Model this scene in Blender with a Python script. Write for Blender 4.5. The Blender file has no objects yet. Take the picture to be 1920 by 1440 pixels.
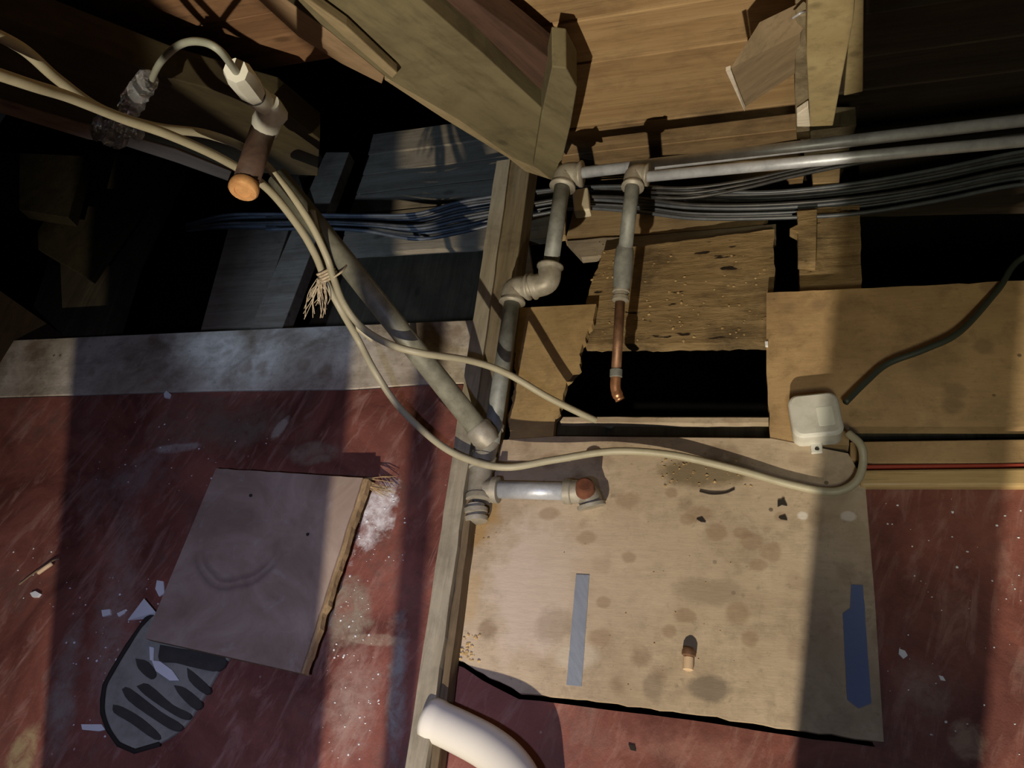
import bpy, bmesh, math, random
from mathutils import Vector, Matrix, Quaternion, noise
random.seed(7)
SC = bpy.context.scene
C = SC.collection
# ------------------------------------------------------------------ camera
F = 1515.0
AX = Vector((4960, 150, 1515)).normalized()
AY = Vector((390, 2420, -1515)); AY = (AY - AX*AX.dot(AY)).normalized()
AZ = AX.cross(AY)
CAM = Vector((0, 0, 1.0))
def ray(px, py):
    r = Vector((px-960, 720-py, -F))
    return Vector((AX.dot(r), AY.dot(r), AZ.dot(r)))
def at(px, py, z=0.0):
    "point of the level z seen at photo pixel px, py"
    r = ray(px, py)
    return CAM + r*((z-CAM.z)/r.z)
def ad(px, py, dist):
    return CAM+ray(px, py).normalized()*dist
def onp(px, py, P, N):
    r = ray(px, py)
    return CAM + r*((P-CAM).dot(N)/r.dot(N))
cd = bpy.data.cameras.new('camera'); cam = bpy.data.objects.new('camera', cd); C.objects.link(cam)
cd.sensor_width = 36; cd.lens = F/1920*36; cd.clip_start = 0.02
rot = Matrix(((AX.x, AX.y, AX.z), (AY.x, AY.y, AY.z), (AZ.x, AZ.y, AZ.z)))
cam.matrix_world = Matrix.Translation(CAM) @ rot.to_4x4()
SC.camera = cam
# ------------------------------------------------------------------ world, lamps, exposure
w = bpy.data.worlds.new('world'); SC.world = w; w.use_nodes = True
w.node_tree.nodes['Background'].inputs[0].default_value = (0.45, 0.5, 0.6, 1)
w.node_tree.nodes['Background'].inputs[1].default_value = 0.006
vs = SC.view_settings
vs.view_transform = 'Standard'; vs.look = 'None'; vs.gamma = 1; vs.use_curve_mapping = False
vs.exposure = 0.0
def lamp(name, loc, energy, col, size, typ='POINT', target=None, angle=60, blend=.5):
    d = bpy.data.lights.new(name, typ); d.energy = energy; d.color = col
    d.shadow_soft_size = size
    if typ == 'SPOT': d.spot_size = math.radians(angle); d.spot_blend = blend
    o = bpy.data.objects.new(name, d); C.objects.link(o); o.location = loc
    if target is not None:
        o.rotation_euler = (Vector(target)-Vector(loc)).to_track_quat('-Z', 'Y').to_euler()
    return o
LAMP = Vector((-0.21, -1.6, 1.30))
lamp('warm_work_lamp', LAMP, 235, (1.0, 0.86, 0.66), 0.012, 'SPOT', at(1200, 800), 60, .8)
lamp('olive_fill_lamp', (0.10, -0.55, 1.25), 34, (1.0, 0.90, 0.62), 0.10, 'SPOT', at(1850, 540), 30, .7)
lamp('cool_torch', (-0.16, -0.08, 1.04), 18, (0.60, 0.64, 1.0), 0.02, 'SPOT', at(440, 1230), 66, 1.0)
lamp('cool_low_fill', (0.22, -0.10, 0.95), 4.2, (0.62, 0.75, 1.0), 0.05, 'SPOT', at(1600, 1150), 46, .9)  # added fill without a source, cools the shaded right of the plywood
lamp('cool_side_fill', (-1.12, 0.30, 0.62), 13, (0.50, 0.68, 1.0), 0.02, 'SPOT', (-.70, 1.16, -.12), 42, .9)  # extra unseen spot, added to turn the back planks blue

# ------------------------------------------------------------------ mesh helpers
def finish(o, mat, parent=None):
    if mat: o.data.materials.append(mat)
    if parent is not None: o.parent = parent
    return o
def mesh_obj(name, bm, mat, parent=None, smooth=False, bevel=0.0, keep=False):
    bmesh.ops.recalc_face_normals(bm, faces=bm.faces)
    if smooth:
        for f_ in bm.faces: f_.smooth = True
    me = bpy.data.meshes.new(name); bm.to_mesh(me); bm.free()
    o = bpy.data.objects.new(name, me); C.objects.link(o)
    base = Vector((0, 0, 0))
    if not keep and len(me.vertices):
        vs_ = [v.co for v in me.vertices]
        base = Vector((sum(v.x for v in vs_)/len(vs_), sum(v.y for v in vs_)/len(vs_), min(v.z for v in vs_)))
        me.transform(Matrix.Translation(-base))
    off = parent.matrix_world.translation if parent is not None else Vector((0, 0, 0))
    if parent is not None: o.parent = parent
    o.location = base - WL.get(parent, Vector((0, 0, 0))) if parent is not None else base
    WL[o] = base
    if mat: me.materials.append(mat)
    if bevel:
        m = o.modifiers.new('edge', 'BEVEL'); m.width = bevel; m.segments = 2; m.limit_method = 'ANGLE'
    return o
WL = {}
def empty(name, loc, label=None, cat=None, group=None, kind=None):
    o = bpy.data.objects.new(name, None); C.objects.link(o); o.location = loc; WL[o] = Vector(loc)
    o.empty_display_size = .05
    tag(o, label, cat, group, kind); return o
def tag(o, label=None, cat=None, group=None, kind=None):
    if label: o['label'] = label
    if cat: o['category'] = cat
    if group: o['group'] = group
    if kind: o['kind'] = kind
    return o
def prism(bm, pts, off):
    a = [bm.verts.new(p) for p in pts]; b = [bm.verts.new(p+off) for p in pts]
    bm.faces.new(a); bm.faces.new(b[::-1]); n = len(a)
    for i in range(n): bm.faces.new((a[i], b[i], b[(i+1) % n], a[(i+1) % n]))
def rough(pts, step, amp, seed=0, edges=None):
    out = []; n = len(pts)
    for i in range(n):
        a, b = pts[i], pts[(i+1) % n]; out.append(a)
        if edges is not None and i not in edges: continue
        L = (b-a).length; k = max(1, int(L/step)); d = (b-a).normalized()
        s = Vector((-d.y, d.x, 0)) if abs(d.z) < .9 else Vector((1, 0, 0))
        for j in range(1, k):
            p = a.lerp(b, (j+random.uniform(-.3, .3))/k)
            out.append(p + s*amp*(noise.noise(Vector((p.x*60, p.y*60, p.z*60+seed)))*1.4+random.uniform(-.5, .5)))
    return out
def slab(name, px, mat, t, z=None, plane=None, parent=None, bevel=.0015, jag=None, drop=None):
    "a board whose seen face is the outline px on the level z or on a plane, t thick"
    if plane is None:
        pts = [at(x, y, z) for x, y in px]; off = Vector((0, 0, -t))
    else:
        pts = [onp(x, y, *plane) for x, y in px]; off = -plane[1]*t
    if jag: pts = rough(pts, jag[0], jag[1], edges=jag[2] if len(jag) > 2 else None)
    bm = bmesh.new(); prism(bm, pts, off)
    return mesh_obj(name, bm, mat, parent, bevel=0 if jag else bevel)
def beam(name, a, b, wd, th, mat, parent=None, up=Vector((0, 0, 1)), bevel=.002):
    d = (b-a).normalized(); s = d.cross(up).normalized(); u = s.cross(d)
    bm = bmesh.new()
    prism(bm, [a+s*wd/2+u*th/2, a-s*wd/2+u*th/2, a-s*wd/2-u*th/2, a+s*wd/2-u*th/2], b-a)
    return mesh_obj(name, bm, mat, parent, bevel=bevel)
def spline(pts, n=8):
    P = [pts[0]*2-pts[1]]+list(pts)+[pts[-1]*2-pts[-2]]; out = []
    for i in range(1, len(P)-2):
        for j in range(n):
            t = j/n; a, b, c, d = P[i-1], P[i], P[i+1], P[i+2]
            out.append(.5*((2*b)+(c-a)*t+(2*a-5*b+4*c-d)*t*t+(3*b-a-3*c+d)*t**3))
    out.append(pts[-1]); return out
def tube(bm, pts, r, seg=12, cap=True):
    rs = r if isinstance(r, (list, tuple)) else [r]*len(pts)
    prev = None; rings = []
    for i, p in enumerate(pts):
        d = (pts[min(i+1, len(pts)-1)]-pts[max(i-1, 0)])
        d = d.normalized() if d.length > 1e-9 else Vector((0, 0, 1))
        if prev is None:
            prev = d.orthogonal().normalized()
        prev = (prev-d*prev.dot(d)).normalized(); q = d.cross(prev)
        rings.append([bm.verts.new(p+(prev*math.cos(2*math.pi*k/seg)+q*math.sin(2*math.pi*k/seg))*rs[i]) for k in range(seg)])
    for A, B in zip(rings, rings[1:]):
        for k in range(seg): bm.faces.new((A[k], A[(k+1) % seg], B[(k+1) % seg], B[k]))
    if cap: bm.faces.new(rings[0][::-1]); bm.faces.new(rings[-1])
def tube_obj(name, pts, r, mat, parent=None, seg=12, smooth_pts=True, n=8):
    bm = bmesh.new(); tube(bm, spline(pts, n) if smooth_pts else pts, r, seg)
    return mesh_obj(name, bm, mat, parent, smooth=True)
def lathe_along(name, a, b, prof, mat, parent=None, seg=20):
    "prof: (fraction along a-b, radius)"
    bm = bmesh.new()
    pts = [a.lerp(b, t) for t, _ in prof]; rings = []
    d = (b-a).normalized(); u = d.orthogonal().normalized(); q = d.cross(u)
    for (t, r), p in zip(prof, pts):
        rings.append([bm.verts.new(p+(u*math.cos(2*math.pi*k/seg)+q*math.sin(2*math.pi*k/seg))*max(r, 1e-5)) for k in range(seg)])
    for A, B in zip(rings, rings[1:]):
        for k in range(seg): bm.faces.new((A[k], A[(k+1) % seg], B[(k+1) % seg], B[k]))
    bm.faces.new(rings[0][::-1]); bm.faces.new(rings[-1])
    o = mesh_obj(name, bm, mat, parent)
    for p_ in o.data.polygons: p_.use_smooth = len(p_.vertices) == 4
    m = o.modifiers.new('es', 'EDGE_SPLIT'); m.split_angle = math.radians(40)
    return o

# ------------------------------------------------------------------ materials
class N:
    def __init__(s, name, rough_=.6, metal=0, spec=.5):
        s.m = bpy.data.materials.new(name); s.m.use_nodes = True; s.t = s.m.node_tree
        s.b = s.t.nodes['Principled BSDF']; s.b.inputs['Roughness'].default_value = rough_
        s.b.inputs['Metallic'].default_value = metal
        s.b.inputs['Specular IOR Level'].default_value = spec
    def n(s, typ, **kw):
        x = s.t.nodes.new(typ)
        for k, v in kw.items(): setattr(x, k, v)
        return x
    def l(s, a, b): s.t.links.new(a, b)
    def pos(s): return s.n('ShaderNodeNewGeometry').outputs['Position']
    def dirvec(s, d, sx, sy):
        "position turned so that d runs along x, then scaled (sx along the grain)"
        q = Vector(d).to_track_quat('X', 'Z').inverted().to_euler()
        v = s.n('ShaderNodeVectorRotate', rotation_type='EULER_XYZ'); v.inputs['Rotation'].default_value = q
        s.l(s.pos(), v.inputs['Vector'])
        m = s.n('ShaderNodeVectorMath', operation='MULTIPLY'); m.inputs[1].default_value = (sx, sy, sy)
        s.l(v.outputs[0], m.inputs[0]); return m.outputs[0]
    def noise(s, vec=None, scale=5, detail=5, rough_=.6, dist=0, w=0):
        x = s.n('ShaderNodeTexNoise'); x.inputs['Scale'].default_value = scale
        x.inputs['Detail'].default_value = detail; x.inputs['Roughness'].default_value = rough_
        x.inputs['Distortion'].default_value = dist
        if vec is None: vec = s.pos()
        if w:
            a = s.n('ShaderNodeVectorMath', operation='ADD'); a.inputs[1].default_value = (w, w*1.7, w*.3)
            s.l(vec, a.inputs[0]); vec = a.outputs[0]
        s.l(vec, x.inputs['Vector']); return x.outputs['Fac']
    def ramp(s, fac, stops, interp='LINEAR'):
        r = s.n('ShaderNodeValToRGB'); r.color_ramp.interpolation = interp
        while len(r.color_ramp.elements) < len(stops): r.color_ramp.elements.new(.5)
        for e, (p, c) in zip(r.color_ramp.elements, stops):
            e.position = p; e.color = c if len(c) == 4 else (*c, 1)
        s.l(fac, r.inputs[0]); return r.outputs[0]
    def step(s, fac, a, b): return s.ramp(fac, [(a, (0, 0, 0)), (b, (1, 1, 1))])
    def mix(s, fac, a, b, mode='MIX'):
        x = s.n('ShaderNodeMix', data_type='RGBA', blend_type=mode)
        for sock, v in ((x.inputs[0], fac), (x.inputs[6], a), (x.inputs[7], b)):
            if hasattr(v, 'is_linked') or hasattr(v, 'links'): s.l(v, sock)
            elif isinstance(v, (int, float)): sock.default_value = v
            else: sock.default_value = (*v, 1) if len(v) == 3 else v
        return x.outputs[2]
    def math(s, op, a, b=None, c=None):
        x = s.n('ShaderNodeMath', operation=op)
        for i, v in enumerate((a, b, c)):
            if v is None: continue
            if isinstance(v, (int, float)): x.inputs[i].default_value = v
            else: s.l(v, x.inputs[i])
        return x.outputs[0]
    def spot(s, c, rx, ry, ang=0, soft=.35, wob=.35, wscale=18, vec=None):
        "1 inside a frayed ellipse lying on the boards at c (a stain or patch)"
        v = s.n('ShaderNodeVectorMath', operation='SUBTRACT'); s.l(s.pos(), v.inputs[0]); v.inputs[1].default_value = c
        r = s.n('ShaderNodeVectorRotate', rotation_type='Z_AXIS'); r.inputs['Angle'].default_value = -ang
        s.l(v.outputs[0], r.inputs['Vector'])
        m = s.n('ShaderNodeVectorMath', operation='MULTIPLY'); m.inputs[1].default_value = (1/rx, 1/ry, 0)
        s.l(r.outputs[0], m.inputs[0])
        le = s.n('ShaderNodeVectorMath', operation='LENGTH'); s.l(m.outputs[0], le.inputs[0])
        nz = s.noise(None, wscale, 6, .7, w=c[0]*3+1)
        d = s.math('ADD', le.outputs['Value'], s.math('MULTIPLY', s.math('SUBTRACT', nz, .5), wob*4))
        return s.ramp(d, [(1-soft, (1, 1, 1)), (1.0, (0, 0, 0))]) if soft < 1 else d
    def col(s, c):
        if hasattr(c, 'links'): s.l(c, s.b.inputs['Base Color'])
        else: s.b.inputs['Base Color'].default_value = (*c, 1)
        return s
    def bump(s, h, strength=.3, dist=.002):
        x = s.n('ShaderNodeBump'); x.inputs['Strength'].default_value = strength
        x.inputs['Distance'].default_value = dist; s.l(h, x.inputs['Height']); s.l(x.outputs[0], s.b.inputs['Normal']); return s
def wood(name, a, b, d, dark=None, sx=3, sy=45, rough_=.75, bump=.35, dirt=.5, dirtcol=(.03, .022, .015), knots=True):
    m = N(name, rough_, spec=.25)
    v = m.dirvec(d, sx, sy)
    g = m.noise(v, 1, 6, .65, .6)
    c = m.ramp(g, [(.3, b), (.7, a)])
    g2 = m.noise(m.dirvec(d, sx*4, sy*4), 1, 4, .7)
    c = m.mix(m.math('MULTIPLY', m.step(g2, .52, .7), .45), c, tuple(x*.55 for x in b))
    if dirt: c = m.mix(m.math('MULTIPLY', m.step(m.noise(None, 9, 7, .7, .3), .48, .68), dirt), c, dirtcol)
    if knots:
        vo = m.n('ShaderNodeTexVoronoi'); m.l(m.dirvec(d, 7, 14), vo.inputs['Vector']); vo.inputs['Scale'].default_value = 1
        c = m.mix(m.math('MULTIPLY', m.ramp(vo.outputs['Distance'], [(.06, (1, 1, 1)), (.13, (0, 0, 0))]), .6), c, tuple(x*.4 for x in b))
    m.col(c); m.bump(m.math('ADD', g, m.math('MULTIPLY', g2, .5)), bump, .002)
    return m.m
XD = Vector((1, 0, 0)); YD = Vector((0, 1, 0))
RD = ray(1800, 830).normalized()                     # down the rafters
M = {}
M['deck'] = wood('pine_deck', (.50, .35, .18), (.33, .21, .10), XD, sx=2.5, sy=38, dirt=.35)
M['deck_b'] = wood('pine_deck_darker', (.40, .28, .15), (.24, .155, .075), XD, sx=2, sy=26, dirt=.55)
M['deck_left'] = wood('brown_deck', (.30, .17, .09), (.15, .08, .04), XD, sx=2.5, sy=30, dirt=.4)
M['deck_shaded'] = wood('shaded_deck', (.06, .045, .03), (.025, .018, .012), XD, dirt=.6)  # planks at the right, their shade is put into the colour
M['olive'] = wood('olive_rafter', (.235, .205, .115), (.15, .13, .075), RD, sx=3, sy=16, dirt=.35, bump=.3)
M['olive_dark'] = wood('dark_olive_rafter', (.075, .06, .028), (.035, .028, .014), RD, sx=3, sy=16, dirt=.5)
M['rafter_edge'] = wood('rafter_edge', (.42, .34, .2), (.30, .24, .14), RD, dirt=.3)
M['lath'] = wood('pale_lath', (.40, .28, .17), (.28, .19, .11), RD, dirt=.3)
M['rafter_brown'] = wood('rafter_brown', (.13, .075, .055), (.07, .04, .03), RD, sx=3, sy=40, dirt=.4)
M['rafter_left_edge'] = wood('rafter_left_edge', (.27, .19, .12), (.2, .14, .09), RD, dirt=.4)
M['post'] = wood('post_wood', (.42, .35, .19), (.30, .24, .12), YD, sx=14, sy=14, dirt=.3)
M['block'] = wood('block_wood', (.42, .33, .21), (.30, .23, .14), Vector((1, .4, 0)), sx=4, sy=30, dirt=.3)
M['block_end'] = wood('block_end', (.85, .8, .7), (.7, .64, .52), XD, dirt=.05, knots=False)
M['joist'] = wood('joist_wood', (.30, .25, .16), (.16, .13, .08), YD, sx=3, sy=50, dirt=.5)
M['joist_top'] = wood('joist_top', (.42, .38, .29), (.28, .25, .18), YD, sx=4, sy=50, dirt=.35, bump=.5)
M['side_strip'] = wood('side_strip', (.20, .15, .09), (.10, .07, .04), YD, sx=4, sy=50, dirt=.5, bump=.5)
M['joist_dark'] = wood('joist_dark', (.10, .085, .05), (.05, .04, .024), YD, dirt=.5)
M['back'] = wood('back_boards', (.36, .31, .23), (.22, .185, .13), XD, sx=3, sy=45, dirt=.35)
M['back_tan'] = wood('back_boards_tan', (.42, .31, .17), (.26, .18, .09), XD, sx=3, sy=45, dirt=.4)
M['chip'] = wood('rough_board', (.36, .26, .13), (.19, .125, .055), XD, sx=12, sy=70, dirt=.65, bump=1.0, knots=False)
def pits(mat):
    t = mat.node_tree; b_ = t.nodes['Principled BSDF']; src = b_.inputs['Base Color'].links[0].from_socket
    g = t.nodes.new('ShaderNodeNewGeometry'); v = t.nodes.new('ShaderNodeVectorMath'); v.operation = 'MULTIPLY'; v.inputs[1].default_value = (22, 75, 22)
    t.links.new(g.outputs['Position'], v.inputs[0]); n_ = t.nodes.new('ShaderNodeTexNoise'); n_.inputs['Scale'].default_value = 1; n_.inputs['Detail'].default_value = 5
    t.links.new(v.outputs[0], n_.inputs['Vector'])
    for lo_, hi_, cc in ((.64, .68, (.02, .013, .008, 1)),):
        r_ = t.nodes.new('ShaderNodeValToRGB'); r_.color_ramp.elements[0].position = lo_; r_.color_ramp.elements[1].position = hi_
        t.links.new(n_.outputs['Fac'], r_.inputs[0]); x = t.nodes.new('ShaderNodeMix'); x.data_type = 'RGBA'
        t.links.new(r_.outputs[0], x.inputs[0]); t.links.new(src, x.inputs[6]); x.inputs[7].default_value = cc; src = x.outputs[2]
    t.links.new(src, b_.inputs['Base Color'])
pits(M['chip'])
M['brown_wall'] = wood('brown_side', (.065, .04, .018), (.035, .022, .011), YD, dirt=.5)
M['void_black'] = N('void_black', .95, spec=.1).col((.006, .006, .006)).m

def tan_board(name, a, b, extra=None, spots=True, d=XD):
    m = N(name, .7, spec=.3)
    c = m.ramp(m.noise(None, 7, 8, .62, .4), [(.34, b), (.62, a)])
    fine = m.noise(m.dirvec(d, 25, 140), 1, 4, .7)
    c = m.mix(m.math('MULTIPLY', m.step(fine, .5, .68), .13), c, tuple(x*.62 for x in b))
    mot = m.noise(None, 24, 8, .75, .3, w=7)
    c = m.mix(m.math('MULTIPLY', m.step(mot, .50, .66), .42), c, tuple(x*.58 for x in b))
    c = m.mix(m.math('MULTIPLY', m.step(m.noise(None, 14, 8, .75, .6, w=12), .55, .7), .35), c, tuple(min(.8, x*1.25) for x in a))
    c = m.mix(m.math('MULTIPLY', m.step(m.noise(None, 90, 4, .7), .6, .7), .35), c, tuple(x*.45 for x in b))
    if spots:
        vo = m.n('ShaderNodeTexVoronoi'); m.l(m.pos(), vo.inputs['Vector']); vo.inputs['Scale'].default_value = 21
        nz = m.noise(None, 60, 3)
        dd = m.math('ADD', vo.outputs['Distance'], m.math('MULTIPLY', m.math('SUBTRACT', nz, .5), .25))
        keep = m.step(m.noise(None, 5, 2, w=4), .44, .56)
        c = m.mix(m.math('MULTIPLY', m.math('MULTIPLY', m.ramp(dd, [(.2, (1, 1, 1)), (.34, (0, 0, 0))]), keep), .5), c, (.20, .13, .08))
        v2 = m.n('ShaderNodeTexVoronoi'); m.l(m.pos(), v2.inputs['Vector']); v2.inputs['Scale'].default_value = 33
        k2 = m.step(m.noise(None, 8, 2, w=9), .56, .6)
        c = m.mix(m.math('MULTIPLY', m.math('MULTIPLY', m.ramp(v2.outputs['Distance'], [(.07, (1, 1, 1)), (.11, (0, 0, 0))]), k2), .75), c, (.06, .04, .025))
    if extra: c = extra(m, c)
    m.col(c); m.bump(m.math('ADD', fine, m.noise(None, 60, 5)), .3, .0015)
    return m.m
def px_spot(m, x, y, wx, wy, ang=0, **k):
    p = at(x, y); s = (at(x+50, y)-at(x-50, y)).length/100; s2 = (at(x, y+50)-at(x, y-50)).length/100
    return m.spot(p, wx*s, wy*s2, ang, **k)
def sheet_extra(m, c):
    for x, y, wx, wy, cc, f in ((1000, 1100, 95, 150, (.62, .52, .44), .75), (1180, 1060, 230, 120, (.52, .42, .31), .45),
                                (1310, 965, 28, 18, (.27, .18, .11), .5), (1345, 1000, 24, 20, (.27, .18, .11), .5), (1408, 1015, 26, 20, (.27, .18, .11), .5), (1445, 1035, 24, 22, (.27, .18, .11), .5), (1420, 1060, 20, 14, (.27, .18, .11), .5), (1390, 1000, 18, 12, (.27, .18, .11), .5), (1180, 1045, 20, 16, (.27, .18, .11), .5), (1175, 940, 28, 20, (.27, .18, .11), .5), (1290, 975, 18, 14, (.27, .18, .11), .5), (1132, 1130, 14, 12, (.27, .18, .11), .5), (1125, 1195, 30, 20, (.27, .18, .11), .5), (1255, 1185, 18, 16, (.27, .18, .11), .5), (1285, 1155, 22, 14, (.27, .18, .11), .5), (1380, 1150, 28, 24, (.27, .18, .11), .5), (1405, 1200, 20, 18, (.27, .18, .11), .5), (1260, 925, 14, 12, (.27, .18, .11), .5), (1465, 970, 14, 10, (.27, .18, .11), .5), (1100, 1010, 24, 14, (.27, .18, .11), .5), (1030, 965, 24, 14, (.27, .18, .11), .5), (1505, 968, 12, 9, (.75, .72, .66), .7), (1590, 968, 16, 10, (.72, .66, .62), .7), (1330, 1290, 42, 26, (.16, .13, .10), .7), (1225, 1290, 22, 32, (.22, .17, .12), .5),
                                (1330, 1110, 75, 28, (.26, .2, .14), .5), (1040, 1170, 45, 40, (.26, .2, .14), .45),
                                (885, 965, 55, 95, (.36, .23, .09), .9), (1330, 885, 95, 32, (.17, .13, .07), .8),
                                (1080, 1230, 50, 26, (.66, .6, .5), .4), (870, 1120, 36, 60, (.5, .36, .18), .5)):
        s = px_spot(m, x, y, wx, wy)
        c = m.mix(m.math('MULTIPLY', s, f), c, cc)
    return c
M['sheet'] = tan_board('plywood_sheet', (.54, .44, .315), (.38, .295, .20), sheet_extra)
M['strip_left'] = tan_board('pale_strip', (.66, .60, .50), (.20, .15, .10))
M['board_right'] = tan_board('tan_board', (.50, .34, .17), (.33, .22, .11))
M['ply_piece'] = tan_board('plywood_offcut', (.50, .36, .17), (.30, .20, .09), spots=False)
M['trim_gold'] = wood('yellow_moulding', (.58, .42, .2), (.45, .31, .14), XD, dirt=.1, knots=False, rough_=.35)
M['red_line'] = N('red_edge', .6).col((.30, .04, .02)).m

def red_floor(name, patches, extra_dirt=1.0):
    m = N(name, .5, spec=.4)
    base = m.ramp(m.noise(None, 5, 9, .68, .8), [(.36, (.115, .038, .03)), (.62, (.28, .10, .075))])
    v = m.dirvec(Vector((.35, 1, 0)), 10, 40)
    c = m.mix(m.math('MULTIPLY', m.step(m.noise(v, 1, 6, .7, .8), .52, .70), .6*extra_dirt), base, (.42, .25, .21))
    c = m.mix(m.math('MULTIPLY', m.step(m.noise(None, 11, 9, .75, .2, w=3), .53, .66), .6*extra_dirt), c, (.13, .085, .07))
    brk = m.ramp(m.noise(None, 42, 9, .72, .6), [(.36, (.25, .25, .25)), (.56, (1, 1, 1))])
    for x, y, wx, wy, ang, cc, f, kw in patches:
        c = m.mix(m.math('MULTIPLY', m.math('MULTIPLY', px_spot(m, x, y, wx, wy, ang, **kw), brk), f), c, cc)
    v3 = m.n('ShaderNodeTexVoronoi'); m.l(m.pos(), v3.inputs['Vector']); v3.inputs['Scale'].default_value = 28
    k3 = m.step(m.noise(None, 9, 3, w=2), .54, .6)
    c = m.mix(m.math('MULTIPLY', m.math('MULTIPLY', m.ramp(v3.outputs['Distance'], [(.035, (1, 1, 1)), (.06, (0, 0, 0))]), k3), .8), c, (.6, .5, .45))
    m.col(c)
    rr = m.math('ADD', m.math('MULTIPLY', m.noise(None, 25, 5), .35), .35); m.l(rr, m.b.inputs['Roughness'])
    m.bump(m.noise(None, 45, 9, .75), .5, .003)
    return m.m
GR = (.30, .27, .22)
M['red_left'] = red_floor('worn_red_paint', [
    (415, 800, 150, 55, 0, (.20, .16, .12), .75, dict(wob=.6, soft=.7)),
    (240, 900, 110, 60, .6, (.26, .24, .22), .45, dict(wob=.7, soft=.8)),
    (215, 1160, 45, 230, .32, (.33, .27, .23), .6, dict(wob=.5, soft=.8)),
    (120, 1300, 28, 160, .32, (.30, .28, .24), .75, dict(wob=.5, soft=.7)),
    (40, 1420, 30, 60, .0, (.42, .33, .18), .8, dict(wob=.3)),
    (705, 965, 38, 78, -.1, (.80, .78, .80), .95, dict(wob=.42, soft=.4, wscale=30)),
    (650, 1140, 48, 75, .1, (.30, .26, .2), .85, dict(wob=.45)),
    (665, 1310, 55, 150, .05, (.45, .34, .29), .6, dict(wob=.6, soft=.8)),
    (745, 1290, 22, 170, .14, (.34, .38, .36), .7, dict(wob=.5, soft=.6)),
    (590, 850, 50, 22, 0, (.28, .24, .18), .6, dict(wob=.4)),
    (700, 1200, 70, 12, 0, (.40, .32, .24), .6, dict(wob=.5)),
    (330, 840, 50, 9, .1, (.45, .42, .40), .7, dict(wob=.5)),
    (527, 800, 10, 26, -.4, (.42, .38, .32), .8, dict(wob=.4)),
    (160, 800, 40, 60, .5, (.28, .13, .11), .5, dict(wob=.5, soft=.9)),
    (300, 1250, 120, 100, .3, (.32, .22, .22), .35, dict(wob=.6, soft=.9)),
])
M['red_right'] = red_floor('worn_red_paint_right', [
    (1735, 1290, 70, 75, 0, (.36, .27, .22), .55, dict(wob=.6, soft=.9)),
    (1820, 1390, 45, 50, -.5, (.45, .32, .22), .6, dict(wob=.5)),
    (1250, 1400, 170, 50, 0, (.40, .20, .16), .5, dict(wob=.6, soft=.9)),
], .8)
def galv(name, a=(.55, .59, .65), b=(.40, .43, .48), r=.40, met=.35):
    m = N(name, r, met)
    n1 = m.noise(None, 40, 6, .7)
    m.col(m.ramp(n1, [(.35, b), (.62, a)])); m.bump(m.noise(None, 160, 4), .2, .001)
    m.l(m.math('ADD', m.math('MULTIPLY', n1, .4), r-.15), m.b.inputs['Roughness']); return m.m
M['galv'] = galv('galvanised_steel'); M['galv_dull'] = galv('dull_galvanised_steel', (.28, .30, .28), (.17, .18, .165), .55, .3)
M['fitting'] = galv('cast_fitting', (.40, .38, .32), (.26, .24, .19), .5, .3)
M['conduit'] = galv('grey_conduit', (.25, .25, .195), (.15, .15, .115), .5, .1)
M['rust'] = galv('rusty_iron', (.20, .07, .035), (.09, .035, .02), .8, .1)
M['copper_old'] = galv('aged_copper', (.30, .17, .10), (.16, .09, .055), .5, .6)
M['copper'] = galv('bright_copper', (.80, .42, .22), (.55, .25, .12), .3, .8)
M['copper_cap'] = galv('orange_cap', (.75, .42, .18), (.50, .25, .10), .5, .2)
M['brown_pipe'] = galv('brown_pipe', (.10, .06, .045), (.05, .03, .022), .6, .1)
def plastic(name, c, r=.45, dirt=.3, dc=(.2, .17, .12), sc=14):
    m = N(name, r)
    m.col(m.mix(m.math('MULTIPLY', m.step(m.noise(None, sc, 6, .7), .45, .7), dirt), c, dc)); return m.m
M['cream'] = plastic('cream_cable', (.40, .375, .265), .5, .45, (.25, .21, .13), 25)
M['greycable'] = plastic('grey_cable', (.30, .32, .26), .5, .3)
M['black_cable'] = plastic('black_cable', (.028, .03, .033), .42, .6, (.10, .095, .085), 30)
M['blue_black'] = plastic('blue_black_cable', (.06, .07, .085), .42, .5, (.15, .16, .17), 30)
M['green_cable'] = plastic('dark_green_cable', (.035, .045, .035), .5, .3, (.08, .08, .06))
M['box'] = plastic('box_plastic', (.62, .62, .56), .5, .55, (.33, .31, .25), 22)
M['white_pipe'] = plastic('white_pipe', (.72, .70, .64), .35, .12, (.6, .55, .42), 10)
M['inner'] = plastic('pipe_inside', (.30, .28, .24), .6)
M['white_conn'] = plastic('white_connector', (.74, .76, .68), .4, .3, (.45, .45, .35))
M['pale'] = plastic('pale_clip', (.68, .62, .45), .5, .3)
M['shard'] = plastic('white_shard', (.78, .82, .86), .4, .15, (.5, .5, .5))
M['tape'] = None
m = N('blue_grey_tape', .38, spec=.6)
m.col(m.ramp(m.noise(m.dirvec(Vector((1, .6, 0)), 60, 15), 1, 5), [(.35, (.21, .24, .31)), (.7, (.29, .33, .40))]))
m.bump(m.noise(m.dirvec(Vector((1, .6, 0)), 90, 20), 1, 4), .5, .002); M['tape'] = m.m
m = N('blue_tape', .5); m.col((.12, .17, .33)); m.bump(m.noise(None, 90, 4), .3, .002); M['tape_blue'] = m.m
m = N('clear_plastic', .08, spec=.9); m.col((.85, .9, .95)); m.b.inputs['Transmission Weight'].default_value = .85
m.b.inputs['IOR'].default_value = 1.45; M['clear'] = m.m
m = N('twine', .9); m.col(m.ramp(m.noise(None, 200, 3), [(.3, (.32, .25, .16)), (.7, (.60, .52, .38))])); M['twine'] = m.m
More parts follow.
